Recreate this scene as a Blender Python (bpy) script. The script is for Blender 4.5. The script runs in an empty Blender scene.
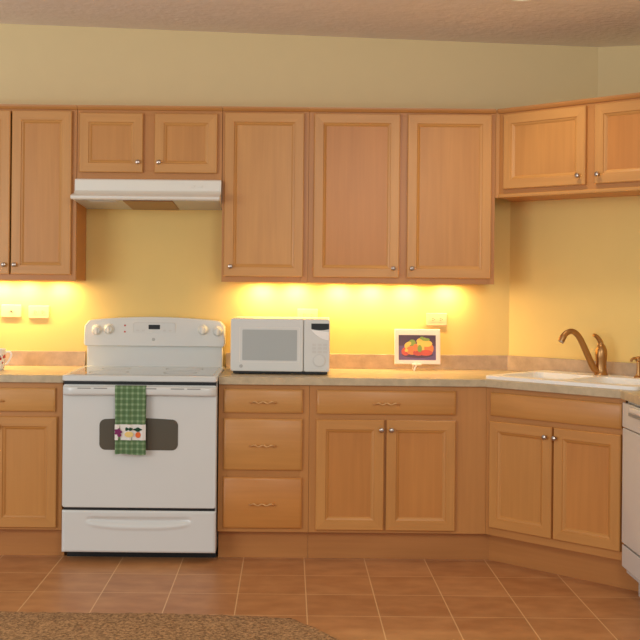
import bpy, bmesh, math, random
from mathutils import Vector, Matrix
random.seed(7)
S = bpy.context.scene
C = S.collection
PI = math.pi

# ------------------------------------------------------------------ materials
def lin(c):
    return tuple(((v/255)/12.92 if v/255 <= .04045 else ((v/255+.055)/1.055)**2.4) for v in c)

def new_mat(name):
    m = bpy.data.materials.new(name); m.use_nodes = True
    return m, m.node_tree.nodes, m.node_tree.links, m.node_tree.nodes['Principled BSDF']

def plain(name, rgb, rough=.5, metal=0., coat=0., emit=None, bump=None, vary=.04):
    """one colour with faint procedural mottling, rgb in sRGB 0-255"""
    m, n, l, b = new_mat(name)
    base = lin(rgb)
    tc = n.new('ShaderNodeTexCoord')
    nz = n.new('ShaderNodeTexNoise'); nz.inputs['Scale'].default_value = 9
    l.new(tc.outputs['Object'], nz.inputs['Vector'])
    mx = n.new('ShaderNodeMix'); mx.data_type = 'RGBA'
    mx.inputs[6].default_value = tuple(v*(1-vary) for v in base)+(1,)
    mx.inputs[7].default_value = tuple(min(1, v*(1+vary)) for v in base)+(1,)
    l.new(nz.outputs['Fac'], mx.inputs[0]); l.new(mx.outputs[2], b.inputs['Base Color'])
    b.inputs['Roughness'].default_value = rough; b.inputs['Metallic'].default_value = metal
    b.inputs['Coat Weight'].default_value = coat
    if emit:
        b.inputs['Emission Color'].default_value = lin(emit[0])+(1,)
        b.inputs['Emission Strength'].default_value = emit[1]
    if bump:
        n2 = n.new('ShaderNodeTexNoise'); n2.inputs['Scale'].default_value = bump[0]; n2.inputs['Detail'].default_value = 4
        l.new(tc.outputs['Object'], n2.inputs['Vector'])
        bp = n.new('ShaderNodeBump'); bp.inputs['Strength'].default_value = bump[1]; bp.inputs['Distance'].default_value = bump[2]
        l.new(n2.outputs['Fac'], bp.inputs['Height']); l.new(bp.outputs['Normal'], b.inputs['Normal'])
    return m

def wood(name, rgb, horizontal=False, contrast=.09, rough=.36):
    m, n, l, b = new_mat(name)
    base = lin(rgb)
    tc = n.new('ShaderNodeTexCoord'); oi = n.new('ShaderNodeObjectInfo')
    off = n.new('ShaderNodeVectorMath'); off.operation = 'SCALE'
    cv = n.new('ShaderNodeCombineXYZ')
    for k in range(3): cv.inputs[k].default_value = (7.3, 3.1, 11.7)[k]
    l.new(cv.outputs[0], off.inputs[0]); l.new(oi.outputs['Random'], off.inputs['Scale'])
    ad = n.new('ShaderNodeVectorMath'); ad.operation = 'ADD'
    l.new(tc.outputs['Object'], ad.inputs[0]); l.new(off.outputs[0], ad.inputs[1])
    mp = n.new('ShaderNodeMapping')
    mp.inputs['Scale'].default_value = (1.3, 26, 26) if horizontal else (26, 26, 1.3)
    l.new(ad.outputs[0], mp.inputs['Vector'])
    g = n.new('ShaderNodeTexNoise'); g.inputs['Scale'].default_value = 1.6; g.inputs['Detail'].default_value = 5; g.inputs['Distortion'].default_value = .5
    l.new(mp.outputs[0], g.inputs['Vector'])
    mp2 = n.new('ShaderNodeMapping')
    mp2.inputs['Scale'].default_value = (1.2, 5, 5) if horizontal else (5, 5, 1.2)
    l.new(ad.outputs[0], mp2.inputs['Vector'])
    g2 = n.new('ShaderNodeTexNoise'); g2.inputs['Scale'].default_value = 1.3; g2.inputs['Detail'].default_value = 2
    l.new(mp2.outputs[0], g2.inputs['Vector'])
    av = n.new('ShaderNodeMath'); av.operation = 'MULTIPLY_ADD'; av.inputs[1].default_value = .45
    h = n.new('ShaderNodeMath'); h.operation = 'MULTIPLY'; h.inputs[1].default_value = .55
    l.new(g2.outputs['Fac'], h.inputs[0]); l.new(g.outputs['Fac'], av.inputs[0]); l.new(h.outputs[0], av.inputs[2])
    r = n.new('ShaderNodeValToRGB')
    r.color_ramp.elements[0].position = .32; r.color_ramp.elements[1].position = .68
    r.color_ramp.elements[0].color = (base[0]*(1-contrast), base[1]*(1-contrast*1.35), base[2]*(1-contrast*1.7), 1)
    r.color_ramp.elements[1].color = (base[0]*(1+contrast), base[1]*(1+contrast*1.2), base[2]*(1+contrast*1.3), 1)
    l.new(av.outputs[0], r.inputs[0]); l.new(r.outputs[0], b.inputs['Base Color'])
    b.inputs['Roughness'].default_value = rough
    b.inputs['Specular IOR Level'].default_value = .45
    return m

def laminate(name, rgb):
    m, n, l, b = new_mat(name); base = lin(rgb)
    tc = n.new('ShaderNodeTexCoord')
    a = n.new('ShaderNodeTexNoise'); a.inputs['Scale'].default_value = 16; a.inputs['Detail'].default_value = 6; a.inputs['Roughness'].default_value = .65
    l.new(tc.outputs['Object'], a.inputs['Vector'])
    r = n.new('ShaderNodeValToRGB'); e = r.color_ramp.elements
    e[0].position = .36; e[1].position = .66
    e[0].color = tuple(v*.86 for v in base)+(1,); e[1].color = tuple(min(1, v*1.12) for v in base)+(1,)
    l.new(a.outputs['Fac'], r.inputs[0]); l.new(r.outputs[0], b.inputs['Base Color'])
    b.inputs['Roughness'].default_value = .33
    return m

M_SPLASH = (190, 162, 132)
def tiles(name):
    m, n, l, b = new_mat(name)
    tc = n.new('ShaderNodeTexCoord'); sx = n.new('ShaderNodeSeparateXYZ')
    l.new(tc.outputs['Object'], sx.inputs[0])
    def M(op, a, bb=None, c=None):
        x = n.new('ShaderNodeMath'); x.operation = op
        for i, v in enumerate((a, bb, c)):
            if v is None: continue
            if isinstance(v, (int, float)): x.inputs[i].default_value = v
            else: l.new(v, x.inputs[i])
        return x.outputs[0]
    def line(o, phase, size):
        t = M('DIVIDE', M('SUBTRACT', o, phase), size)
        fr = M('FRACT', t); d = M('MULTIPLY', M('ABSOLUTE', M('SUBTRACT', fr, .5)), size)   # .5*size at the joint
        return M('GREATER_THAN', d, size*.5-.0026), M('FLOOR', t)
    lx, ix = line(sx.outputs[0], .088, .302); ly, iy = line(sx.outputs[1], -.885, .33)
    g = M('MAXIMUM', lx, ly)
    cid = n.new('ShaderNodeCombineXYZ'); l.new(ix, cid.inputs[0]); l.new(iy, cid.inputs[1])
    wn = n.new('ShaderNodeTexWhiteNoise'); wn.noise_dimensions = '2D'; l.new(cid.outputs[0], wn.inputs['Vector'])
    nz = n.new('ShaderNodeTexNoise'); nz.inputs['Scale'].default_value = 7; nz.inputs['Detail'].default_value = 6
    mp = n.new('ShaderNodeMapping'); mp.inputs['Scale'].default_value = (1, 1.5, 1)
    l.new(tc.outputs['Object'], mp.inputs[0]); l.new(mp.outputs[0], nz.inputs['Vector'])
    v = M('ADD', M('MULTIPLY', nz.outputs['Fac'], .8), M('MULTIPLY', wn.outputs['Value'], .2))
    r = n.new('ShaderNodeValToRGB'); e = r.color_ramp.elements
    e[0].position = .32; e[1].position = .7
    e[0].color = lin((178, 120, 72))+(1,); e[1].color = lin((204, 146, 94))+(1,)
    l.new(v, r.inputs[0])
    mx = n.new('ShaderNodeMix'); mx.data_type = 'RGBA'
    l.new(g, mx.inputs[0]); l.new(r.outputs[0], mx.inputs[6]); mx.inputs[7].default_value = lin((228, 184, 132))+(1,)
    l.new(mx.outputs[2], b.inputs['Base Color'])
    b.inputs['Roughness'].default_value = .42
    bp = n.new('ShaderNodeBump'); bp.inputs['Strength'].default_value = .25; bp.inputs['Distance'].default_value = .002
    l.new(M('SUBTRACT', M('MULTIPLY', nz.outputs['Fac'], .5), g), bp.inputs['Height']); l.new(bp.outputs[0], b.inputs['Normal'])
    return m

def plaid(name):
    m, n, l, b = new_mat(name)
    tc = n.new('ShaderNodeTexCoord'); sx = n.new('ShaderNodeSeparateXYZ'); l.new(tc.outputs['Object'], sx.inputs[0])
    def M(op, a, bb=None):
        x = n.new('ShaderNodeMath'); x.operation = op
        for i, v in enumerate((a, bb)):
            if v is None: continue
            if isinstance(v, (int, float)): x.inputs[i].default_value = v
            else: l.new(v, x.inputs[i])
        return x.outputs[0]
    def tri(o, size): return M('ABSOLUTE', M('SUBTRACT', M('FRACT', M('DIVIDE', o, size)), .5))
    a, c = tri(sx.outputs[0], .027), tri(sx.outputs[2], .027)
    s = M('ADD', M('GREATER_THAN', a, .29), M('GREATER_THAN', c, .29))
    w = M('ADD', M('GREATER_THAN', a, .45), M('GREATER_THAN', c, .45))
    nz = n.new('ShaderNodeTexNoise'); nz.inputs['Scale'].default_value = 240; l.new(tc.outputs['Object'], nz.inputs['Vector'])
    v = M('ADD', M('MULTIPLY', s, .25), M('MULTIPLY', M('SUBTRACT', nz.outputs['Fac'], .5), .18))
    v = M('ADD', v, M('MULTIPLY', w, .12))
    r = n.new('ShaderNodeValToRGB'); e = r.color_ramp.elements
    e[0].color = lin((84, 112, 72))+(1,); e[1].color = lin((182, 200, 164))+(1,)
    e[0].position = .05; e[1].position = 1
    k = e.new(.4); k.color = lin((112, 140, 98))+(1,)
    l.new(v, r.inputs[0]); l.new(r.outputs[0], b.inputs['Base Color']); b.inputs['Roughness'].default_value = .9
    return m

def carpet_mat(name):
    m, n, l, b = new_mat(name)
    tc = n.new('ShaderNodeTexCoord')
    a = n.new('ShaderNodeTexNoise'); a.inputs['Scale'].default_value = 75; a.inputs['Detail'].default_value = 5; a.inputs['Roughness'].default_value = .75
    l.new(tc.outputs['Object'], a.inputs['Vector'])
    r = n.new('ShaderNodeValToRGB'); e = r.color_ramp.elements
    e[0].position = .4; e[1].position = .6
    e[0].color = lin((118, 86, 52))+(1,); e[1].color = lin((196, 152, 104))+(1,)
    l.new(a.outputs['Fac'], r.inputs[0]); l.new(r.outputs[0], b.inputs['Base Color']); b.inputs['Roughness'].default_value = .95
    return m

def china(name):
    """white china with painted red, blue and green blotches"""
    m, n, l, b = new_mat(name)
    tc = n.new('ShaderNodeTexCoord')
    v = n.new('ShaderNodeTexVoronoi'); v.inputs['Scale'].default_value = 58; l.new(tc.outputs['Object'], v.inputs['Vector'])
    sp = n.new('ShaderNodeSeparateColor'); l.new(v.outputs['Color'], sp.inputs[0])
    r = n.new('ShaderNodeValToRGB'); r.color_ramp.interpolation = 'CONSTANT'; e = r.color_ramp.elements
    e[0].color = lin((190, 45, 35))+(1,); e[1].position = .34; e[1].color = lin((60, 60, 140))+(1,)
    for p, c in ((.52, (70, 120, 60)), (.7, (240, 238, 230))): k = e.new(p); k.color = lin(c)+(1,)
    l.new(sp.outputs[0], r.inputs[0])
    lt = n.new('ShaderNodeMath'); lt.operation = 'LESS_THAN'; lt.inputs[1].default_value = .5
    l.new(v.outputs['Distance'], lt.inputs[0])
    sz = n.new('ShaderNodeSeparateXYZ'); l.new(tc.outputs['Object'], sz.inputs[0])
    band = n.new('ShaderNodeMath'); band.operation = 'COMPARE'; band.inputs[1].default_value = .046; band.inputs[2].default_value = .034
    l.new(sz.outputs[2], band.inputs[0])
    mu = n.new('ShaderNodeMath'); mu.operation = 'MULTIPLY'; l.new(lt.outputs[0], mu.inputs[0]); l.new(band.outputs[0], mu.inputs[1])
    mx = n.new('ShaderNodeMix'); mx.data_type = 'RGBA'; mx.inputs[6].default_value = lin((238, 236, 228))+(1,)
    l.new(mu.outputs[0], mx.inputs[0]); l.new(r.outputs[0], mx.inputs[7]); l.new(mx.outputs[2], b.inputs['Base Color'])
    b.inputs['Roughness'].default_value = .2
    return m

M = {}
TONES = dict(main=(199, 140, 75), light=(204, 148, 84), amber=(197, 132, 66), base=(198, 138, 72), stile=(192, 132, 71))
for k, c in TONES.items():
    M[k] = wood('maple_'+k, c); M[k+'_h'] = wood('maple_'+k+'_rail', c, True)
M['side'] = wood('maple_end_panel', (196, 124, 58))
M['kick'] = wood('maple_kick', (188, 126, 68), True)
M['wall'] = plain('yellow_wall', (232, 201, 126), .75, bump=(220, .08, .002), vary=.02)
M['cream'] = plain('cream_wall', (228, 207, 158), .75, bump=(220, .08, .002), vary=.02)
M['ceil'] = plain('textured_ceiling_paint', (244, 234, 222), .9, bump=(26, .6, .01), vary=.05)
M['floor'] = tiles('brown_tile')
M['counter'] = laminate('tan_laminate', (196, 176, 142))
M['splash'] = laminate('tan_backsplash_laminate', M_SPLASH)
M['white'] = plain('white_enamel', (219, 219, 214), .25, coat=.25, vary=.01)
M['hoodw'] = plain('white_hood_enamel', (236, 232, 222), .3, coat=.2, vary=.01)
M['sinkw'] = plain('white_sink_enamel', (246, 243, 238), .42, coat=0, vary=.01)
M['plate'] = plain('almond_plastic', (228, 200, 156), .4, vary=.01)
M['slotd'] = plain('dark_slot', (44, 36, 28), .6)
M['black'] = plain('black_plastic', (10, 10, 11), .45)
M['glass'] = plain('oven_glass', (84, 82, 72), .12, coat=.5)
M['mwglass'] = plain('microwave_screen', (176, 179, 176), .16, coat=.5, vary=.02)
M['cook'] = plain('cooktop_glass', (150, 151, 150), .08, coat=.6, vary=.02)
M['grey'] = plain('grey_print', (150, 148, 142), .5)
M['pale'] = plain('pale_grey_print', (206, 204, 198), .5)
M['red'] = plain('red_print', (190, 60, 50), .5)
M['filter'] = plain('hood_filter', (150, 104, 66), .35, metal=.6)
M['under'] = plain('hood_underside', (196, 198, 196), .4)
M['nickel'] = plain('brushed_nickel', (186, 170, 158), .28, metal=1)
M['pull'] = plain('antique_brass', (214, 168, 112), .45, metal=.4)
M['bronze'] = plain('brushed_bronze', (180, 136, 88), .36, metal=1)
M['plaid'] = plaid('green_plaid_cloth')
M['bandw'] = plain('white_cloth', (236, 230, 222), .9)
M['purple'] = plain('purple_thread', (128, 44, 96), .9)
M['dgreen'] = plain('dark_green_thread', (24, 66, 44), .9)
M['yellow'] = plain('yellow_thread', (236, 206, 130), .9)
M['orange'] = plain('orange_thread', (232, 112, 56), .9)
M['carpet'] = carpet_mat('brown_carpet')
M['china'] = china('painted_china')
M['framew'] = plain('white_frame', (240, 226, 216), .4, vary=.01)
M['pic_dark'] = plain('print_dark_purple', (92, 48, 62), .35, vary=.3)
M['pic_purple'] = plain('print_purple', (112, 76, 116), .35, vary=.3)
M['pic_red'] = plain('print_red', (212, 78, 34), .35, vary=.1)
M['pic_orange'] = plain('print_orange', (238, 130, 40), .35, vary=.1)
M['pic_yellow'] = plain('print_yellow', (246, 200, 74), .35, vary=.1)
M['pic_green'] = plain('print_green', (140, 160, 40), .35, vary=.1)
M['bulb'] = plain('lit_bulb', (255, 240, 200), .4, emit=((255, 214, 130), 12))
M['lens'] = plain('lit_lens', (255, 246, 226), .4, emit=((255, 226, 170), .6))

# ------------------------------------------------------------------ mesh helpers
class MB:
    def __init__(self): self.v = []; self.f = []; self.mi = []
    def add(self, vs, fs, mi=0):
        o = len(self.v); self.v += [tuple(p) for p in vs]
        for f in fs: self.f.append([o+i for i in f]); self.mi.append(mi)
        return self
    def box(self, x0, x1, y0, y1, z0, z1, mi=0):
        vs = [(x, y, z) for z in (z0, z1) for y in (y0, y1) for x in (x0, x1)]
        return self.add(vs, [(0, 2, 3, 1), (4, 5, 7, 6), (0, 1, 5, 4), (2, 6, 7, 3), (0, 4, 6, 2), (1, 3, 7, 5)], mi)
    def loft(self, rings, mi=0, cap0=True, cap1=True, closed=True):
        n = len(rings[0]); vs = [p for r in rings for p in r]; fs = []
        for a in range(len(rings)-1):
            for i in range(n if closed else n-1):
                j = (i+1) % n; fs.append((a*n+i, a*n+j, (a+1)*n+j, (a+1)*n+i))
        if cap0: fs.append(tuple(reversed(range(n))))
        if cap1: fs.append(tuple((len(rings)-1)*n+i for i in range(n)))
        return self.add(vs, fs, mi)
    def prism(self, poly, z0, z1, mi=0):
        return self.loft([[(x, y, z0) for x, y in poly], [(x, y, z1) for x, y in poly]], mi)
    def tube(self, pts, rad, seg=12, mi=0):
        pts = [Vector(p) for p in pts]; rings = []; up = None
        for i, p in enumerate(pts):
            t = (pts[min(i+1, len(pts)-1)]-pts[max(i-1, 0)]).normalized()
            if up is None:
                up = Vector((0, 0, 1)) if abs(t.z) < .9 else Vector((1, 0, 0))
            a = t.cross(up).normalized(); bb = a.cross(t).normalized(); up = bb
            r = rad[i] if isinstance(rad, (list, tuple)) else rad
            rings.append([p+(a*math.cos(2*PI*k/seg)+bb*math.sin(2*PI*k/seg))*r for k in range(seg)])
        return self.loft(rings, mi)
    def lathe(self, prof, c=(0, 0, 0), axis='z', seg=24, mi=0):
        """prof: (radius, height) pairs along the axis"""
        rings = []
        for r, h in prof:
            ring = []
            for k in range(seg):
                a = 2*PI*k/seg; u, w = r*math.cos(a), r*math.sin(a)
                p = {'z': (u, w, h), 'y': (u, h, w), 'x': (h, u, w)}[axis]
                ring.append((p[0]+c[0], p[1]+c[1], p[2]+c[2]))
            rings.append(ring)
        return self.loft(rings, mi)
    def build(self, name, mats, parent=None, bevel=0., sharp=35, loc=None, fix=True):
        me = bpy.data.meshes.new(name); me.from_pydata(self.v, [], self.f)
        for m in (mats if isinstance(mats, (list, tuple)) else [mats]): me.materials.append(m)
        for p, mi in zip(me.polygons, self.mi): p.material_index = mi
        bm = bmesh.new(); bm.from_mesh(me)
        if fix: bmesh.ops.recalc_face_normals(bm, faces=bm.faces)
        for f in bm.faces: f.smooth = True
        for e in bm.edges:
            e.smooth = len(e.link_faces) == 2 and e.calc_face_angle(9) < math.radians(sharp)
        bm.to_mesh(me); bm.free()
        o = bpy.data.objects.new(name, me); C.objects.link(o)
        if parent: o.parent = parent
        if loc: o.location = loc
        if bevel:
            b = o.modifiers.new('Bevel', 'BEVEL'); b.width = bevel; b.segments = 2; b.limit_method = 'ANGLE'; b.angle_limit = math.radians(40)
        return o

def tag(o, label=None, cat=None, group=None, kind=None):
    for k, v in (('label', label), ('category', cat), ('group', group), ('kind', kind)):
        if v: o[k] = v
    return o
def thing(name, label, cat, loc, rz=0, group=None):
    o = bpy.data.objects.new(name, None); C.objects.link(o)
    o.empty_display_size = .1; o.location = loc; o.rotation_euler = (0, 0, rz)
    return tag(o, label, cat, group)
def rrect(x0, x1, z0, z1, r, seg=5):
    pts = []
    for cx, cz, a0 in ((x1-r, z1-r, 0), (x0+r, z1-r, 90), (x0+r, z0+r, 180), (x1-r, z0+r, 270)):
        for k in range(seg+1):
            a = math.radians(a0+90*k/seg); pts.append((cx+r*math.cos(a), cz+r*math.sin(a)))
    return pts
def plate_y(mb, pts, y0, y1, mi=0):
    """prism of an x-z outline between depths y0 and y1"""
    return mb.loft([[(x, y0, z) for x, z in pts], [(x, y1, z) for x, z in pts]], mi)

# ------------------------------------------------------------------ the setting
def ceil_z(x): return 2.741-.03*x
def wall(name, poly, top=None, low=0, paint='wall'):
    mb = MB(); mb.loft([[(x, y, low) for x, y in poly], [(x, y, top if top else ceil_z(x)) for x, y in poly]])
    return tag(mb.build(name, M[paint], sharp=5), kind='structure')
XL, XR = -3.2, 2.14
# wall colour is yellow up to the cabinet tops, cream above them
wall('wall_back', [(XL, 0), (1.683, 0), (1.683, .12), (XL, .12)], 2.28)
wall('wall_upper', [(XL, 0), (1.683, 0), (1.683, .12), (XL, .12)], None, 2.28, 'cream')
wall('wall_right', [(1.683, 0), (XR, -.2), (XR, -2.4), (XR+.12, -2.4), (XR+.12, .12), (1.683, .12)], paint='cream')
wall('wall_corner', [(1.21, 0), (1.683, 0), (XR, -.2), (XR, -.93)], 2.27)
mb = MB(); mb.box(XL, XR+.12, -7.2, .12, -.06, 0); tag(mb.build('floor', M['floor']), kind='structure')
mb = MB(); mb.loft([[(x, y, ceil_z(x)+dz) for x, y in ((XL, .12), (XR+.12, .12), (XR+.12, -4.2), (XL, -4.2))] for dz in (0, .08)])
tag(mb.build('ceiling', M['ceil']), kind='structure')

# carpet: a low pile sheet with a curved front edge, its top roughened as pile
def carpet():
    def edge(x):
        if x < -.5: return -1.575
        if x < .02: return -1.58-.05*((x+.5)/.52)**2
        return -1.63-1.1*(x-.02)-2.0*(x-.02)**2
    mb = MB(); xs = [-3.1+i*.02 for i in range(int(3.72/.02)+1)]; rows = []
    for j in range(46):
        v = j/45; row = []
        for x in xs:
            e = edge(x); d = v**1.6*(4.2+e); y = e-d
            h = .018*min(1, math.sqrt(max(0, d)/.02)+.12)+random.uniform(-.0022, .0022)
            row.append((x, y+random.uniform(-.004, .004), h))
        rows.append(row)
    front = [(p[0], p[1]+.001, 0.0) for p in rows[0]]
    mb.loft([front]+rows, cap0=False, cap1=False, closed=False)
    tag(mb.build('carpet', M['carpet'], sharp=180), 'speckled brown pile carpet with curved edge meeting the tiled floor', 'carpet')
carpet()

# ------------------------------------------------------------------ cabinet parts
def knob(parent, x, z, y=-.02):
    mb = MB(); mb.lathe([(.0065, 0), (.005, -.004), (.0048, -.011), (.010, -.015), (.0125, -.0195), (.0105, -.0245), (.004, -.027)], (x, y, z), 'y', 18)
    return mb.build('knob', M['nickel'], parent)
def door(parent, x0, x1, z0, z1, tone, kn=None, ptone=None):
    prof = [(0, 0), (0, -.016), (.004, -.02), (.048, -.02), (.0505, -.0155), (.058, -.0125), (.066, -.0055), (.068, 0)]
    mb = MB()
    cor = lambda i: [(x0+i, z0+i), (x1-i, z0+i), (x1-i, z1-i), (x0+i, z1-i)]
    for s in range(4):
        strip = []
        for i, y in prof:
            c = cor(i); a, b = c[s], c[(s+1) % 4]; strip.append([(a[0], y, a[1]), (b[0], y, b[1])])
        mb.loft(strip, 1 if s in (0, 2) else 0, False, False, closed=False)
    o = mb.build('door', [M[tone], M[tone+'_h']], parent)
    # weld the four mitred sides into one frame
    bm = bmesh.new(); bm.from_mesh(o.data); bmesh.ops.remove_doubles(bm, verts=bm.verts, dist=1e-5)
    bmesh.ops.recalc_face_normals(bm, faces=bm.faces)
    for e in bm.edges: e.smooth = len(e.link_faces) == 2 and e.calc_face_angle(9) < .25
    bm.to_mesh(o.data); bm.free()
    p = MB(); p.box(x0+.06, x1-.06, -.0065, -.001, z0+.06, z1-.06)
    p.build('panel', M[ptone or tone], o)
    if kn: knob(o, *kn)
    return o
def drawer(parent, x0, x1, z0, z1, tone='light', pull=True):
    mb = MB(); cor = lambda i, y: [(x0+i, y, z0+i), (x1-i, y, z0+i), (x1-i, y, z1-i), (x0+i, y, z1-i)]
    mb.loft([cor(0, 0), cor(0, -.012), cor(.004, -.0165), (cor(.012, -.02))])
    o = mb.build('drawer', M[tone+'_h'], parent)
    if pull:
        cx, cz = (x0+x1)/2, (z0+z1)/2; b = MB()
        n = 40; pts = []; rad = []
        for k in range(n+1):
            u = -1+2*k/n; w = abs(u)
            pts.append((cx+u*.064, -.02-.024*min(1, (1-w)*5)**.6, cz-.004+.004*math.cos(u*3*PI)))
            rad.append(.0022+.0019*abs(math.sin(u*2.5*PI)))
        b.tube(pts, rad, 8)
        b.build('pull', M['pull'], o)
    return o
def frame(parent, boxes, tone):
    """face frame from (x0,x1,z0,z1,horizontal) bars, front at y=0"""
    mb = MB()
    for x0, x1, z0, z1, h in boxes: mb.box(x0, x1, 0, .019, z0, z1, 1 if h else 0)
    return mb.build('face_frame', [M[tone], M[tone+'_h']], parent, bevel=.0008)

def upper(name, label, x0, x1, z0, z1, doors, tones, stiles):
    """doors: (xa, xb, za, zb, knob) in world x and z; stiles: extra x ranges"""
    w, h = x1-x0, z1-z0
    t = thing(name, label, 'cabinet', (x0, -.305, z0), 0, 'maple wall cabinets')
    mb = MB()
    mb.box(0, .016, .019, .303, 0, h); mb.box(w-.016, w, .019, .303, 0, h)
    mb.box(.016, w-.016, .019, .303, h-.016, h); mb.box(.016, w-.016, .019, .303, .024, .04); mb.box(.016, w-.016, .295, .303, .04, h-.016)
    mb.build('body', M['side'], t)
    za = min(d[2] for d in doors)-z0; zb = max(d[3] for d in doors)-z0
    L, R = doors[0][0]-x0, doors[-1][1]-x0
    bars = [(0, L+.012, 0, h, 0), (R-.012, w, 0, h, 0), (L+.012, R-.012, 0, za+.012, 1), (L+.012, R-.012, zb-.012, h, 1)]
    for a, b in stiles: bars.append((a-x0-.012, b-x0+.012, za+.012, zb-.012, 0))
    frame(t, bars, 'stile')
    mb = MB(); prof = [(0, h-.02), (-.006, h-.018), (-.012, h-.008), (-.014, h-.001), (-.014, h+.004), (.0, h+.004)]
    mb.loft([[(x, y, z) for y, z in prof] for x in (0, w)]); mb.build('top_molding', M['stile_h'], t)
    for (a, b, c, d, k), tn in zip(doors, tones):
        door(t, a-x0, b-x0, c-z0, d-z0, tn[0], (k[0]-x0, k[1]-z0) if k else None, tn[1])
    return t
ZB, ZT = 1.383, 2.294
upper('wall_cabinet', 'tall maple wall cabinet left of the range hood, cut by the left edge', -1.80, -1.115, ZB, ZT,
      [(-1.774, -1.459, 1.412, 2.266, (-1.484, 1.462)), (-1.451, -1.139, 1.412, 2.266, (-1.430, 1.462))], [('light', 'main'), ('light', 'main')], [])
upper('wall_cabinet', 'short maple wall cabinet with two doors above the white range hood', -1.113, -.356, 1.912, ZT,
      [(-1.100, -.768, 1.948, 2.258, (-.792, 2.002)), (-.708, -.380, 1.948, 2.258, (-.683, 2.002))], [('light', 'main'), ('light', 'main')], [(-.768, -.708)])
upper('wall_cabinet', 'tall single door maple wall cabinet just right of the range hood', -.354, .097, ZB, ZT,
      [(-.342, .072, 1.412, 2.266, (-.306, 1.464))], [('light', 'light')], [])
upper('wall_cabinet', 'widest maple wall cabinet with two tall doors, above the fruit picture', .098, 1.071, ZB, ZT,
      [(.124, .572, 1.412, 2.266, (.541, 1.462)), (.612, 1.050, 1.412, 2.266, (.638, 1.462))], [('light', 'amber'), ('light', 'main')], [(.572, .612)])

# diagonal wall cabinet over the sink
t = thing('corner_wall_cabinet', 'short maple wall cabinet set diagonally across the corner above the sink', 'cabinet', (1.092, -.305, 1.836), -PI/4, 'maple wall cabinets')
W_, H_ = 1.085, ZT-1.836
mb = MB(); mb.prism([(.0, .019), (W_, .019), (W_, .298), (-.122, .298)], 0, H_)
mb.build('body', M['side'], t)
mb = MB(); mb.prism([(0, .001), (-.018, -.009), (-.014, .012), (0, .02)], 0, H_); mb.build('filler_strip', M['main'], t)
frame(t, [(0, .05, 0, H_, 0), (W_-.07, W_, 0, H_, 0), (.05, W_-.07, 0, .052, 1), (.05, W_-.07, H_-.042, H_, 1), (.504, .578, .052, H_-.042, 0)], 'stile')
mb = MB(); prof = [(0, H_-.02), (-.006, H_-.018), (-.012, H_-.008), (-.014, H_-.001), (-.014, H_+.004), (0, H_+.004)]
mb.loft([[(x, y, z) for y, z in prof] for x in (-.004, W_)]); mb.build('top_molding', M['stile_h'], t)
mb = MB(); prof = [(0, .02), (-.007, .017), (-.009, .008), (-.006, 0), (0, 0)]
mb.loft([[(x, y, z) for y, z in prof] for x in (0, W_)]); mb.build('bottom_molding', M['light_h'], t)
door(t, .036, .516, .042, .428, 'light', (.484, .087), 'main')
door(t, .566, 1.024, .042, .428, 'light', (.592, .087), 'amber')

# ------------------------------------------------------------------ base cabinets
KT = .145
def base(name, label, x0, x1, bars, fill, loc=None, rz=0, group='maple base cabinets', kick=None):
    w = x1-x0
    t = thing(name, label, 'cabinet', loc or (x0, -.61, 0), rz, group)
    mb = MB()
    mb.box(0, .016, .019, .585, KT, .874); mb.box(w-.016, w, .019, .585, KT, .874)
    mb.box(.016, w-.016, .019, .585, KT, KT+.016); mb.box(.016, w-.016, .577, .585, KT+.016, .874); mb.box(.016, w-.016, .019, .577, .80, .812) 
    mb.build('body', M['side'], t)
    frame(t, bars, 'stile')
    k = MB(); a, b = kick or (0, w); k.box(a, b, .075, .09, 0, KT); k.build('toe_kick', M['kick'], t)
    fill(t); return t
def fill_left(t):
    x0 = -1.81
    drawer(t, -1.785-x0, -1.151-x0, .732, .849, 'light')
    door(t, -1.785-x0, -1.473-x0, .158, .708, 'main', (-1.498-x0, .658), 'base')
    door(t, -1.458-x0, -1.141-x0, .158, .708, 'main', (-1.432-x0, .658), 'base')
w = .693
base('base_cabinet', 'maple base cabinet left of the white range, cut by the left edge', -1.81, -1.117,
     [(0, .035, KT, .874, 0), (w-.04, w, KT, .874, 0), (.035, w-.04, KT, .17, 1), (.035, w-.04, .70, .745, 1), (.035, w-.04, .84, .874, 1), (.33, .36, .17, .7, 0)], fill_left)
def fill_dr(t):
    for a, b, tn in ((.736, .854, 'light'), (.453, .708, 'main'), (.165, .417, 'amber')): drawer(t, .026, .416, a, b, tn)
w = .449
base('drawer_cabinet', 'maple base cabinet with three stacked drawers under the microwave', -.343, .106,
     [(0, .04, KT, .874, 0), (w-.045, w, KT, .874, 0), (.04, w-.045, KT, .18, 1), (.04, w-.045, .40, .47, 1), (.04, w-.045, .69, .75, 1), (.04, w-.045, .84, .874, 1)], fill_dr)
def fill_mid(t):
    x0 = .107
    drawer(t, .143-x0, .832-x0, .734, .853, 'main')
    door(t, .141-x0, .478-x0, .160, .707, 'main', (.463-x0, .659), 'amber')
    door(t, .489-x0, .832-x0, .160, .707, 'main', (.513-x0, .659), 'amber')
w = .878
base('base_cabinet', 'maple base cabinet with one wide drawer over two doors, right of the drawer cabinet', .107, .985,
     [(0, .05, KT, .874, 0), (.71, w, KT, .874, 0), (.05, .71, KT, .175, 1), (.05, .71, .69, .75, 1), (.05, .71, .84, .874, 1), (.355, .40, .175, .69, 0)], fill_mid, kick=(0, .909))
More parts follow.
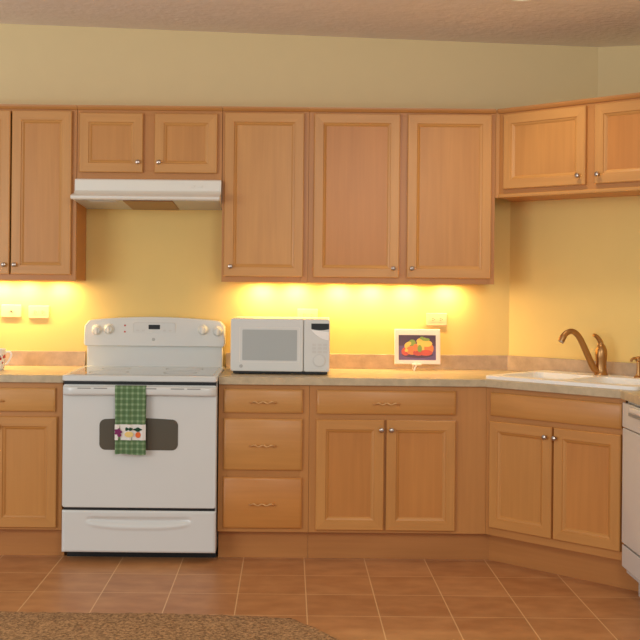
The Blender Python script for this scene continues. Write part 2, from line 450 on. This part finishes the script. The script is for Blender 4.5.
# diagonal sink base
t = thing('sink_cabinet', 'maple base cabinet set diagonally across the corner under the white sink', 'cabinet', (.985, -.61, 0), -PI/4, 'maple base cabinets')
L_ = .757
mb = MB(); mb.box(.0, .016, .019, .08, KT, .874); mb.box(L_-.016, L_, .019, .08, KT, .874)
mb.box(.016, L_-.016, .019, .50, KT, KT+.016); mb.build('body', M['side'], t)
frame(t, [(0, .045, KT, .874, 0), (L_-.024, L_, KT, .874, 0), (.045, L_-.024, KT, .20, 1), (.045, L_-.024, .70, .75, 1), (.045, L_-.024, .84, .874, 1), (.37, .41, .2, .7, 0)], 'stile')
k = MB(); k.prism([(-.031, .075), (L_+.08, .075), (L_+.08, .09), (-.037, .09)], 0, KT); k.build('toe_kick', M['kick'], t)
drawer(t, .033, .745, .737, .852, 'main', pull=False)
door(t, .031, .385, .186, .712, 'main', (.357, .664), 'base')
door(t, .396, .743, .186, .712, 'main', (.410, .664), 'amber')

# ------------------------------------------------------------------ countertops
def slab(mb, outer, holes, z0, z1):
    bm = bmesh.new(); edges = []
    for loop in [outer]+holes:
        vs = [bm.verts.new((x, y, z0)) for x, y in loop]
        edges += [bm.edges.new((vs[i], vs[(i+1) % len(vs)])) for i in range(len(vs))]
    bmesh.ops.triangle_fill(bm, use_beauty=True, use_dissolve=False, edges=edges)
    r = bmesh.ops.extrude_face_region(bm, geom=list(bm.faces))
    bmesh.ops.translate(bm, vec=(0, 0, z1-z0), verts=[g for g in r['geom'] if isinstance(g, bmesh.types.BMVert)])
    bm.verts.index_update()
    mb.add([v.co[:] for v in bm.verts], [[v.index for v in f.verts] for f in bm.faces]); bm.free()
def dg(t_, d):          # diagonal-run coordinates (along the face, in from the face) to the floor plan
    return (.985+(t_+d)*.70711, -.61+(d-t_)*.70711)
ct = thing('countertop', 'tan laminate countertop running from the range round the corner past the sink', 'countertop', (0, 0, .876))
mb = MB()
hole = [dg(*p) for p in rrect(.0, .78, .055, .53, .04)]
slab(mb, [(-.343, -.001), (-.343, -.635), (.975, -.635), (1.494, -1.154), (1.494, -1.83), (2.13, -1.83), (2.13, -.925), (1.208, -.001)], [hole], 0, .038)
mb.build('worktop', M['counter'], ct, bevel=.003)
mb = MB(); mb.prism([(-.343, -.001), (-.343, -.02), (1.200, -.02), (2.13, -.952), (2.13, -.925), (1.208, -.001)], .9142, .995)
tag(mb.build('backsplash', M['splash'], bevel=.002), 'long tan laminate backsplash strip running behind microwave, picture and sink', 'backsplash')
cl = thing('countertop', 'short tan laminate countertop left of the range under the mug', 'countertop', (0, 0, .876))
mb = MB(); mb.box(-1.98, -1.110, -.635, -.001, 0, .038); mb.build('worktop', M['counter'], cl, bevel=.003)
mb = MB(); mb.box(-1.98, -1.110, -.02, -.001, .9142, .995)
tag(mb.build('backsplash', M['splash'], bevel=.002), 'short tan laminate backsplash strip behind the mug, left of the range', 'backsplash')

# ------------------------------------------------------------------ sink, faucet, dispenser
sk = thing('kitchen_sink', 'white double bowl sink dropped into the diagonal corner counter', 'sink', (.985, -.61, .914), -PI/4)
bowls = [rrect(.02, .37, .085, .42, .05), rrect(.41, .76, .085, .42, .05)]
mb = MB(); slab(mb, rrect(-.022, .805, .004, .556, .03), bowls, .0, .017)
mb.build('rim', M['sinkw'], sk, bevel=.005)
for x0, x1 in ((.02, .37), (.41, .76)):
    b = MB()
    def ring(i, z, r): return [(x, y, z) for x, y in rrect(x0+i, x1-i, .085+i, .42-i, r)]
    b.loft([ring(0, .014, .05), ring(.006, -.004, .05), ring(.012, -.13, .05), ring(.03, -.155, .045), ring(.06, -.16, .04)], 0, False, True)
    bo = b.build('bowl', M['sinkw'], sk, fix=False)
    d = MB(); d.lathe([(.04, -.159), (.038, -.155), (.02, -.157)], ((x0+x1)/2, .25, 0)); d.build('drain', M['nickel'], bo)

fx, fy = dg(.35, .49)
fa = thing('faucet', 'bronze gooseneck faucet with lever handle behind the sink bowls', 'faucet', (fx, fy, .9312), math.radians(14))
mb = MB(); mb.lathe([(.034, 0), (.034, .006), (.029, .012), (.0265, .03), (.026, .07), (.029, .085), (.030, .105), (.0285, .125), (.021, .145), (.012, .158), (.004, .162)])
mb.build('faucet_body', M['bronze'], fa)
def smooth(pts, n=8):
    out = []; P = [Vector(p) for p in pts]; P = [P[0]*2-P[1]]+P+[P[-1]*2-P[-2]]
    for i in range(1, len(P)-2):
        for k in range(n):
            u = k/n; a, b, c, d = P[i-1:i+3]
            out.append(.5*((2*b)+(c-a)*u+(2*a-5*b+4*c-d)*u*u+(3*b-a-3*c+d)*u**3))
    out.append(P[-2]); return out
sp = smooth([(-.008, 0, .02), (-.04, 0, .035), (-.075, 0, .10), (-.115, 0, .178), (-.14, 0, .209), (-.167, 0, .221), (-.195, 0, .211), (-.212, 0, .192), (-.222, 0, .172)])
mb = MB(); mb.tube(sp, [.0185-.0045*min(1, i/40) if i < len(sp)-16 else .014+.0025*min(1, (i-len(sp)+16)/6) for i in range(len(sp))], 14)
so = mb.build('spout', M['bronze'], fa)
mb = MB(); mb.tube([sp[-1]-Vector((-.003, 0, .004))*.2, sp[-1]+Vector((-.003, 0, -.005))], [.0145, .014], 14); mb.build('aerator', M['nickel'], so)
mb = MB(); lv = smooth([(0, 0, .14), (-.004, 0, .165), (-.017, 0, .185), (-.034, 0, .200), (-.046, 0, .202)])
mb.tube(lv, [.0145-.006*i/(len(lv)-1) for i in range(len(lv))], 10); mb.build('lever', M['bronze'], fa)

dx, dy = dg(.555, .49)
sd = thing('soap_dispenser', 'small bronze soap dispenser right of the faucet, cut by the right edge', 'soap dispenser', (dx, dy, .9312), math.radians(14))
mb = MB(); mb.lathe([(.022, 0), (.022, .005), (.012, .012), (.009, .03), (.009, .078), (.015, .082), (.016, .095), (.009, .104), (.002, .106)]); mb.build('pump', M['bronze'], sd)
mb = MB(); mb.tube(smooth([(0, 0, .09), (-.02, 0, .096), (-.035, 0, .092), (-.042, 0, .08)]), .0065, 10); mb.build('nozzle', M['bronze'], sd)

# ------------------------------------------------------------------ electric range
rg = thing('kitchen_range', 'white freestanding electric range with a dark oven window between the cabinets', 'range', (-.726, 0, 0))
RW = .377
mb = MB(); mb.box(-RW, RW, -.635, -.03, .05, .888); rb = mb.build('body', M['white'], rg, bevel=.003)
mb = MB(); mb.box(-RW+.004, RW-.004, -.672, -.635, .86, .893); mb.build('top_gap', M['black'], rg)
mb = MB(); mb.box(-RW+.006, RW-.006, -.668, -.635, .24, .28); mb.build('drawer_gap', M['black'], rg)
mb = MB(); mb.box(-RW+.004, RW-.004, -.55, -.1, .0, .05); mb.build('bottom_gap', M['black'], rg)  # black box filling the dark gap between body and floor
mb = MB(); mb.loft([[(x, y, z) for x, y in rrect(-.381+i, .381-i, -.688+i, -.035-i, .014)] for i, z in ((.003, .891), (0, .895), (0, .915), (.004, .92))])
cko = mb.build('cooktop', M['white'], rg)
mb = MB(); mb.prism(rrect(-.355, .355, -.655, -.105, .02), .918, .9215); gl = mb.build('cooktop_glass', M['cook'], cko)
for x, y, r in ((-.18, -.5, .1), (.18, -.5, .085), (-.18, -.25, .075), (.18, -.25, .1)):
    mb = MB(); n = 40
    rings = [[(x+rr*math.cos(2*PI*k/n), y+rr*math.sin(2*PI*k/n), .9219) for k in range(n)] for rr in (r, r-.004)]
    mb.loft(rings, 0, False, False); mb.build('burner_ring', M['grey'], cko)
# oven door with arched glass window
mb = MB(); plate_y(mb, rrect(-RW, RW, .271, .874, .012), -.655, -.68)
od = mb.build('oven_door', M['white'], rg, bevel=.004)
def win(x0, x1, z0, z1, r, arch):
    p = rrect(x0, x1, z0, z1, r, 6); return [(x, z+(arch*(1-((x-(x0+x1)/2)/((x1-x0)/2))**2) if z > (z0+z1)/2 else 0)) for x, z in p]
wp = win(-.196, .189, .555, .706, .03, .0)
top = [p for p in wp if p[1] > .63]; bot = [p for p in wp if p[1] <= .63]
arc = []
for k in range(1, 12):
    u = k/12; x = top[6][0]+(top[7][0]-top[6][0])*u; arc.append((x, .706+.006*math.sin(PI*u)))
wp = top[:7]+arc+top[7:]+bot
mb = MB(); plate_y(mb, wp, -.679, -.6825); mb.build('oven_window', M['glass'], od)
mb = MB()
for a, b in ((-.30, -.235), (-.22, -.155), (.02, .085), (.155, .22), (.235, .30)):
    mb = MB(); mb.box(a, b, -.7158, -.70, .8565, .8615); mb.build('vent_slot', M['grey'], od)
# handle: a bowed bar, flat on top, blended to the door at both ends
mb = MB(); rings = []
n = 48
for k in range(n+1):
    u = -1+2*k/n; x = u*.374; e = min(1, (1-abs(u))*9)**.5
    yo = -.681-.022*e; cz = .8475-.003*u*u
    th, hh = .0125, .0215
    sg = lambda v: math.copysign(abs(v)**.6, v)
    rings.append([(x, yo+th*sg(math.cos(a)), cz+hh*sg(math.sin(a))) for a in [2*PI*(q+.5)/18 for q in range(18)]])
mb.loft(rings); mb.build('handle', M['white'], od)
# storage drawer with a scooped pull
mb = MB(); nx, nz = 90, 36; g = []
for j in range(nz+1):
    z = 0.052+(.205)*j/nz; row = []
    for i in range(nx+1):
        x = -RW+2*RW*i/nx; y = -.68
        ex, ez = min(x+RW, RW-x), min(z-.052, 0.257-z); e = min(ex, ez)
        if e < .006: y += .006*(1-math.sqrt(max(0, 1-((.006-e)/.006)**2)))
        w_ = abs(x)/.262
        if w_ < 1:
            zl = .180+.026*w_**3.0; zu = .226
            if zl-.02 < z < zu:
                q = (z-(zl-.02))/(zu-(zl-.02))
                y += (-.005*math.sin(PI*min(1, q/.45)) if q < .45 else 0.013*math.sin(PI*(q-.45)/.55))*min(1, (1-w_)*6)
        row.append((x, y, z))
    g.append(row)
mb.loft(g, 0, False, False, closed=False)
mb.loft([[g[0][0], g[0][-1], g[-1][-1], g[-1][0]], [(-RW, -.655, .052), (RW, -.655, .052), (RW, -.655, .257), (-RW, -.655, .257)]], 0, False, True)
mb.build('storage_drawer', M['white'], rg, sharp=50)
# backguard: arched control panel over a recessed riser
mb = MB(); mb.box(-.368, .368, -.07, -.012, .915, 1.05); rs = mb.build('backguard_riser', M['white'], rg, bevel=.004)
pts = []
for k in range(33):
    u = -1+2*k/32; x = u*.381; z = 1.189-.022*u*u
    c = max(0, abs(u)-.90)/.10; z -= .028*(1-math.sqrt(max(0, 1-c*c)))
    pts.append((x, z))
low = [(.383, 1.045), (.377, 1.032), (-.377, 1.032), (-.383, 1.045)]
outl = list(reversed([(-x, z) for x, z in reversed(pts)])) if False else pts
poly = pts+low
mb = MB(); cxm, czm = 0, 1.11
mb.loft([[(x*s, y+(z-1.032)*sl, czm+(z-czm)*s) for x, z in poly] for s, y, sl in ((.995, -.012, 0), (1, -.02, 0), (1, -.088, .14), (.985, -.098, .14))])
bg = mb.build('backguard', M['white'], rg)
def bgy(z): return -.098+(z-1.032)*.14
for x, z in ((-.311, 1.116), (-.247, 1.121), (.262, 1.121), (.342, 1.115)):
    mb = MB(); y = bgy(z)
    mb.lathe([(.030, y+.002), (.029, y-.004), (.024, y-.008), (.021, y-.024), (.017, y-.028)], (x, 0, z), 'y', 28)
    kb = mb.build('knob', M['white'], bg)
    mb = MB(); mb.box(x-.0055, x+.0055, y-.036, y-.022, z-.021, z+.021); mb.build('grip', M['hoodw'], kb, bevel=.002)
y = bgy(1.13)
mb = MB(); plate_y(mb, rrect(-.115, .115, 1.098, 1.16, .012), y+.006, y-.0035); cp = mb.build('control_pad', M['pale'], bg)
mb = MB(); plate_y(mb, rrect(-.111, .111, 1.102, 1.156, .01), y+.004, y-.0042); mb.build('overlay', M['white'], cp)
mb = MB(); plate_y(mb, rrect(-.032, .030, 1.123, 1.147, .003), y, y-.0055); mb.build('clock_display', M['black'], cp)
for x in (-.09, -.06, .055, .085):
    mb = MB(); plate_y(mb, rrect(x-.008, x+.008, 1.112, 1.12, .002), y, y-.005); mb.build('button', M['pale'], cp)
for z in (1.108, 1.142):
    mb = MB(); mb.lathe([(.005, bgy(z)+.001), (.005, bgy(z)-.002)], (-.160, 0, z), 'y', 12); mb.build('indicator_light', M['red'], bg)
def badge(parent, x, y, z, r):
    mb = MB(); mb.lathe([(r, y+.001), (r, y-.0012)], (x, 0, z), 'y', 20)
    o = mb.build('badge', M['grey'], parent)
    m2 = MB(); m2.lathe([(r*.8, y-.001), (r*.8, y-.0016)], (x, 0, z), 'y', 20)
    for q in (-.3, .3): pass
    m2.build('emblem', M['pale'], o)
    m3 = MB()
    for cx_, s in ((-.32, 1), (.32, -1)):
        m3.tube([(x+r*(cx_+.28*math.cos(a)), y-.002, z+r*.42*math.sin(a)) for a in [s*(.6+q*.5) for q in range(11)]], r*.07, 6)
    m3.build('monogram', M['grey'], o)
badge(bg, -.004, bgy(1.062), 1.068, .008)

# ------------------------------------------------------------------ towel on the oven handle
tw = []
XA, XB = -.842, -.692
nx = 26
path = [(-.686, .70), (-.686, .74), (-.686, .78), (-.686, .82), (-.6865, .86), (-.690, .870), (-.703, .8725), (-.714, .870), (-.7195, .860), (-.7205, .82), (-.7235, .76), (-.7245, .70), (-.7250, .64), (-.7255, .59), (-.726, .540)]
mb = MB(); rows = []
for j, (y, z) in enumerate(path):
    row = []
    for i in range(nx+1):
        u = i/nx; drop = max(0, (.85-z)/.32)
        f_ = .0032*math.sin(u*2*PI*2.4+.6)*min(1, drop*2)+.0015*math.sin(u*17)
        pin = 1-.03*math.sin(PI*min(1, drop))
        xx = (XA+XB)/2+(u-.5)*(XB-XA)*pin+.004*drop*(1 if j > 6 else 0)
        row.append((xx, y-(abs(f_)+f_)*.8 if j > 6 else y+.0, z+(.003*math.sin(u*6) if j == len(path)-1 else 0)))
    rows.append(row)
mb.loft(rows, 0, False, False, closed=False)
to = mb.build('dish_towel', M['plaid'], sharp=180)
sm = to.modifiers.new('Thickness', 'SOLIDIFY'); sm.thickness = .003; sm.offset = 0
tag(to, 'green plaid dish towel with a vegetable band hanging over the oven handle', 'towel')
def towel_y(x, z):
    u = (x-XA)/(XB-XA); f_ = .0032*math.sin(u*2*PI*2.4+.6)+.0015*math.sin(u*17)
    return -.7253-(abs(f_)+f_)*.8-.0022
mb = MB(); g = []
for z in (.610, .648, .686):
    g.append([(XA-.002+(XB-XA)*i/30*1.0+.004, towel_y(XA+(XB-XA)*i/30, z), z) for i in range(31)])
mb.loft(g, 0, False, False, closed=False); bo = mb.build('band', M['bandw'], to, sharp=180)
bs = bo.modifiers.new('Thickness', 'SOLIDIFY'); bs.thickness = .001
def motif(name, cx, cz, rx, rz_, mat, lobes=0):
    mb = MB(); n = 24
    pts = [(cx+rx*math.cos(a)*(1+.18*math.cos(lobes*a)), cz+rz_*math.sin(a)*(1+.18*math.cos(lobes*a))) for a in [2*PI*k/n for k in range(n)]]
    yy = min(towel_y(x, z) for x, z in pts)
    plate_y(mb, pts, yy+.001, yy-.0012); mb.build(name, mat, bo)
motif('beet', -.823, .650, .017, .016, M['purple'], 5); motif('beet_root', -.817, .634, .008, .007, M['purple'])
motif('leaf', -.780, .664, .009, .008, M['dgreen'], 3); motif('leaf', -.762, .664, .009, .008, M['dgreen'], 3); motif('squash', -.770, .638, .018, .012, M['yellow'])
motif('leaf', -.728, .662, .019, .009, M['dgreen'], 4); motif('carrot', -.726, .636, .011, .012, M['orange'])

# ------------------------------------------------------------------ range hood
hd = thing('range_hood', 'white under cabinet range hood mounted above the range', 'range hood', (-.735, 0, 1.795))
HW = .379
prof = [(-.002, .115), (-.355, .115), (-.362, .110), (-.366, .055), (-.385, .040), (-.44, .030), (-.474, .024), (-.482, .016), (-.480, .006), (-.472, .001), (-.46, .002), (-.44, .004), (-.02, -.018), (-.002, -.020)]
mb = MB(); rings = []
for x, s in ((-HW, 1), (HW, 1)): rings.append([(x, y, z) for y, z in prof])
mb.loft(rings); mb.build('shell', M['hoodw'], hd, bevel=.002)
mb = MB(); sl = lambda y, o: (y, .004-(y+.44)/.42*.022+o)
mb.loft([[(x,)+sl(-.44, .004), (x,)+sl(-.025, .004), (x,)+sl(-.025, -.003), (x,)+sl(-.44, -.003)] for x in (-HW+.012, HW-.012)]); up = mb.build('underside_pan', M['under'], hd)
mb = MB(); mb.loft([[(x,)+sl(-.435, -.001), (x,)+sl(-.05, -.001), (x,)+sl(-.05, -.008), (x,)+sl(-.435, -.008)] for x in (-.12, .135)]); mb.build('grease_filter', M['filter'], hd, bevel=.003)
mb = MB(); mb.loft([[(x,)+sl(-.40, -.001), (x,)+sl(-.30, -.001), (x,)+sl(-.30, -.006), (x,)+sl(-.40, -.006)] for x in (-.30, -.16)]); mb.build('lamp_lens', M['pale'], hd)
for x in (.22, .26):
    mb = MB(); mb.box(x, x+.02, -.372, -.363, .075, .085); mb.build('switch', M['hoodw'], hd)

# ------------------------------------------------------------------ microwave
mw = thing('microwave', 'white countertop microwave with grey window on the counter right of the range', 'microwave', (-.036, -.28, .914), math.radians(-2))
mb = MB(); mb.box(-.25, .25, -.165, .2, .014, .283); mb.build('body', M['white'], mw, bevel=.005)
for x in (-.2, .2):
    for y in (-.13, .16):
        mb = MB(); mb.lathe([(.014, 0), (.016, .008), (.016, .015)], (x, y, 0)); mb.build('foot', M['black'], mw)
mb = MB(); mb.box(-.24, .24, -.164, -.05, .004, .016); mb.build('under_gap', M['black'], mw)  # black strip filling the gap under the front of the body
mb = MB(); plate_y(mb, rrect(-.252, .118, .016, .284, .012), -.164, -.19); dr = mb.build('door', M['white'], mw, bevel=.004)
mb = MB(); n = 0
o_, i_ = rrect(-.207, .098, .062, .240, .004, 2), rrect(-.192, .086, .072, .228, .004, 2)
mb.loft([[(x, -.1905, z) for x, z in o_], [(x, -.1865, z) for x, z in i_]], 0, False, False)
mb.build('window_surround', M['hoodw'], dr)
mb = MB(); plate_y(mb, i_, -.186, -.1912); mb.build('window', M['mwglass'], dr)
badge(dr, -.198, -.190, .042, .008)
mb = MB(); plate_y(mb, rrect(.121, .252, .016, .284, .012), -.164, -.188); cp = mb.build('control_panel', M['white'], mw, bevel=.004)
# curved display: flat top, bowed lower edge
pts = [(.248, .262), (.158, .262)]+[(.158+.09*k/10, .238-.004+.010*math.cos(PI*(k/10-.5))*-.6) for k in range(11)]
mb = MB(); plate_y(mb, pts, -.187, -.1895); mb.build('display', M['black'], cp)
pts = [(.158+.09*k/12, .230-.012*(k/12)**1.0) for k in range(13)]+[(.248-.09*k/12, .178+.050*(k/12)**2) for k in range(13)]
mb = MB(); plate_y(mb, pts, -.187, -.190); mb.build('swoosh_trim', M['sinkw'], cp, bevel=.001)
for r in range(3):
    for c in range(3):
        mb = MB(); plate_y(mb, rrect(.163+c*.028, .183+c*.028, .112+r*.018, .124+r*.018, .003), -.187, -.189); mb.build('button', M['pale'], cp)
mb = MB(); mb.lathe([(.034, -.188), (.034, -.190), (.031, -.1905)], (.200, 0, .074), 'y', 28); rr = mb.build('start_ring', M['pale'], cp)
mb = MB(); mb.lathe([(.029, -.189), (.028, -.192)], (.200, 0, .074), 'y', 28); mb.build('start_pad', M['white'], rr)
mb = MB(); plate_y(mb, rrect(.135, .24, .022, .034, .005), -.187, -.192); mb.build('open_button', M['white'], cp)

# ------------------------------------------------------------------ fruit picture on a small stand
pf = thing('picture_frame', 'white framed fruit bowl picture standing on the counter against the wall', 'picture', (.698, -.10, .914), 0)
tilt = math.radians(-9)
def tl(mb):                       # lean the picture back about its lower edge
    mb.v = [(x, y*math.cos(tilt)-z*math.sin(tilt)-.0, .034+y*math.sin(tilt)+z*math.cos(tilt)) for x, y, z in mb.v]; return mb
fw, fh = .124, .191
mb = MB(); o_ = [(-fw, 0), (fw, 0), (fw, fh), (-fw, fh)]; i_ = [(-.102, .022), (.100, .022), (.100, .158), (-.102, .158)]
mb.loft([[(x, y, z) for x, z in p] for p, y in ((o_, .012), (o_, -.003), ([(x*.975, .1+(z-.1)*.97) for x, z in o_], -.006), (i_, -.006), (i_, .0))], 0, True, False)
bd = tl(mb).build('frame', M['framew'], pf)
mb = MB()
plate_y(mb, [(-.103, .021), (.101, .021), (.101, .100), (-.103, .100)], .002, -.0015, 1)
plate_y(mb, [(-.103, .100), (.101, .100), (.101, .159), (-.103, .159)], .002, -.0015, 0)
def blob(cx, cz, rx, rz_, mi, lift):
    plate_y(mb, [(cx+rx*math.cos(a), cz+rz_*math.sin(a)) for a in [2*PI*k/20 for k in range(20)]], -.001, -.0016-lift*.0002, mi)
blob(0, .052, .085, .018, 6, 1)
for i, (cx, cz, rx, rz_, mi) in enumerate([(-.064, .068, .023, .022, 2), (-.04, .098, .03, .024, 4), (-.028, .114, .02, .02, 5), (.02, .12, .02, .016, 5), (.03, .125, .035, .02, 4), (-.03, .075, .03, .024, 3), (.005, .062, .03, .016, 2), (.03, .095, .04, .03, 4), (.062, .085, .026, .03, 3), (.045, .062, .036, .016, 2), (.05, .112, .03, .018, 4), (.025, .142, .012, .008, 5), (.045, .134, .022, .008, 5), (-.01, .09, .014, .02, 3), (.012, .085, .012, .02, 5), (-.06, .074, .009, .008, 4), (-.045, .112, .012, .01, 4)]):
    blob(cx, cz, rx, rz_, mi, i+2)
tl(mb).build('picture', [M['pic_dark'], M['pic_purple'], M['pic_red'], M['pic_orange'], M['pic_yellow'], M['pic_green'], M['pic_dark']], pf)
mb = MB(); mb.tube([(-.02, -.014, .0), (-.012, -.012, .02), (-.004, -.006, .045)], .005, 8); mb.tube([(-.02, .05, .004), (-.01, .045, .08), (-.004, .028, .13)], .004, 8); mb.tube([(-.02, -.014, .005), (-.02, .05, .005)], .004, 8); mb.tube([(-.03, -.010, .034), (.02, -.010, .034)], .005, 8)
mb.build('easel_stand', M['framew'], pf)

# ------------------------------------------------------------------ mug
mg = thing('mug', 'white mug painted with red and blue flowers at the left edge of the counter', 'mug', (-1.512, -.33, .914), 0)
mb = MB(); mb.lathe([(.030, 0), (.033, .003), (.037, .03), (.040, .07), (.0425, .108), (.041, .110), (.039, .107), (.036, .07), (.033, .03), (.028, .008), (.002, .007)], seg=32); mb.build('cup', M['china'], mg)
mb = MB(); mb.tube(smooth([(.036, 0, .026), (.05, 0, .036), (.066, 0, .062), (.071, 0, .080), (.064, 0, .093), (.05, 0, .094), (.039, 0, .088)]), .005, 10); mb.build('handle', M['sinkw'], mg)

# ------------------------------------------------------------------ outlets and switches on the back wall
def outlet(name, label, cx, cz, kind):
    t = thing(name, label, name.split('_')[-1] if 'switch' in name else 'outlet', (cx, 0, cz), 0, 'almond wall plates under the cabinets')
    mb = MB(); mb.loft([[(x, y, z) for x, z in rrect(-.057+i, .057-i, -.035+i, .035-i, .005)] for i, y in ((0, 0), (0, -.008), (.003, -.012))])
    p = mb.build('plate', M['plate'], t)
    if kind == 'duplex':
        for s in (-.021, .021):
            mb = MB(); plate_y(mb, rrect(s-.015, s+.015, -.013, .013, .006), -.011, -.014); f = mb.build('socket', M['plate'], t)
            mb = MB()
            for q in (-.005, .005): mb.box(s-.005, s+.004, -.0146, -.0138, q-.001, q+.001)
            mb.lathe([(.002, -.0138), (.002, -.0146)], (s+.009, 0, 0), 'y', 8); mb.build('slot', M['slotd'], f)
    else:
        mb = MB(); mb.box(-.012, .012, -.013, -.011, -.005, .005); f = mb.build('toggle_base', M['plate'], t)
        mb = MB(); mb.loft([[(x, -.012, z) for x, z in ((-.004, -.003), (.004, -.003), (.004, .003), (-.004, .003))], [(x+.006, -.023, z) for x, z in ((-.003, -.0025), (.003, -.0025), (.003, .0025), (-.003, .0025))]]); mb.build('toggle', M['slotd'], f)
    return t
outlet('light_switch', 'almond switch plate with dark toggle on wall near the left edge', -1.521, 1.212, 'switch')
outlet('wall_outlet', 'almond outlet plate on yellow wall between switch plate and range', -1.370, 1.208, 'duplex')
outlet('wall_outlet', 'almond outlet plate mostly hidden behind the microwave top', .103, 1.205, 'duplex')
outlet('wall_outlet', 'almond outlet plate on yellow wall above the fruit picture', .811, 1.188, 'duplex')

# ------------------------------------------------------------------ dishwasher, faces left at the end of the corner
dw = thing('dishwasher', 'white dishwasher at the right edge beside the diagonal sink cabinet', 'dishwasher', (1.524, -1.165, 0), -PI/2)
# local x runs towards the viewer, local -y towards the left of the photo
mb = MB(); mb.box(.004, .60, .0, .56, .10, .866); mb.build('body', M['pale'], dw)
mb = MB(); plate_y(mb, rrect(.004, .600, .236, .748, .004), 0, -.024); mb.build('door_panel', M['white'], dw, bevel=.003)
mb = MB(); plate_y(mb, rrect(.004, .600, .752, .862, .006), 0, -.026); cp = mb.build('control_panel', M['white'], dw, bevel=.004)
mb = MB(); mb.box(.10, .52, -.0275, -.02, .812, .826); mb.build('vent_slot', M['grey'], cp)
mb = MB(); mb.box(.16, .5, -.042, -.02, .835, .858); mb.build('latch_handle', M['hoodw'], cp, bevel=.004)
mb = MB(); plate_y(mb, rrect(.004, .600, .128, .226, .004), 0, -.022); mb.build('access_panel', M['white'], dw, bevel=.003)
mb = MB(); mb.box(.02, .59, .05, .07, .0, .128); mb.build('toe_panel', M['pale'], dw)
ep = MB(); ep.box(1.524, 2.09, -1.80, -1.78, 0, .874)
tag(ep.build('end_panel', M['side']), 'maple end panel closing the cabinet run beyond the dishwasher', 'panel')

# ------------------------------------------------------------------ lamps
def lamp(name, kind, loc, energy, col, **kw):
    d = bpy.data.lights.new(name, kind); d.energy = energy; d.color = col
    for k, v in kw.items():
        if k != 'aim': setattr(d, k, v)
    o = bpy.data.objects.new(name, d); C.objects.link(o); o.location = loc
    if 'aim' in kw: o.rotation_euler = (Vector(kw['aim'])-Vector(loc)).to_track_quat('-Z', 'Y').to_euler()
    return o
WARM = (1.0, .69, .28)
def strip(label, x0, x1, xs, e):
    t = thing('under_cabinet_light', label, 'light', (x0, -.075, 1.407), 0, 'bulb strips under the wall cabinets')
    mb = MB(); mb.box(0, x1-x0, -.03, .03, -.012, 0); mb.build('housing', M['hoodw'], t, bevel=.002)
    for x in xs:
        mb = MB(); mb.lathe([(.002, -.021), (.006, -.020), (.008, -.017), (.006, -.013), (.004, -.011)], (x-x0, 0, 0)); mb.build('bulb', M['bulb'], t)
        lamp('bulb_glow', 'AREA', (x, -.075, 1.378), e, WARM, shape='RECTANGLE', size=.07, size_y=.025)
PE = 1.6
strip('lit bulb strip under the tall wall cabinet left of the range', -1.77, -1.14, [-1.70, -1.57, -1.43, -1.25], PE)
strip('lit bulb strip under the single door wall cabinet', -.30, .05, [-.15, .06-.02], PE)
strip('lit bulb strip under the widest wall cabinet', .15, .99, [.27, .45, .64, .86], PE)

# round ceiling light at the top edge
cl = thing('ceiling_light', 'round ceiling light cut by the top edge above the sink', 'light', (1.05, -1.09, ceil_z(1.05)), 0)
mb = MB(); mb.lathe([(.088, .004), (.09, -.006), (.082, -.016), (.07, -.018), (.07, -.004)]); mb.build('trim_ring', M['hoodw'], cl)
mb = MB(); mb.lathe([(.07, -.006), (.06, -.014), (.02, -.018), (.002, -.018)]); mb.build('lens', M['lens'], cl)
lamp('ceiling_glow', 'SPOT', (1.035, -1.0, 2.67), 20, (1, .84, .58), spot_size=2.4, spot_blend=.8, shadow_soft_size=.07)

# unseen window daylight from the left, and an area lamp added as room fill
lamp('window_daylight', 'AREA', (-4.0, -5.6, 1.65), 84, (.95, .99, 1.0), shape='RECTANGLE', size=2.4, size_y=1.7, aim=(.1, -.2, 1.35))
lamp('room_fill', 'AREA', (.8, -5.8, 2.3), 36, (1.0, .99, .93), shape='DISK', size=1.0, aim=(0, 0, 1.5))
wd = bpy.data.worlds.new('room_ambient'); S.world = wd; wd.use_nodes = True
bg_ = wd.node_tree.nodes['Background']; bg_.inputs[0].default_value = (.94, .98, 1.0, 1); bg_.inputs[1].default_value = .56

# ------------------------------------------------------------------ camera
F, CX, CY, ROLL, D, EYE = 1158.8, 289.07, 281.84, .009684, 6.359, 1.3865
cd = bpy.data.cameras.new('camera'); cam = bpy.data.objects.new('camera', cd); C.objects.link(cam)
cd.sensor_fit = 'HORIZONTAL'; cd.sensor_width = 36; cd.lens = F*36/640
cd.shift_x = (320-CX)/640; cd.shift_y = -(320-CY)/640
cam.matrix_world = Matrix.Translation((0, -D, EYE)) @ Matrix.Rotation(PI/2, 4, 'X') @ Matrix.Rotation(ROLL, 4, 'Z')
S.camera = cam
S.view_settings.view_transform = 'Standard'; S.view_settings.look = 'None'
S.view_settings.exposure = 0; S.view_settings.gamma = 1; S.view_settings.use_curve_mapping = False
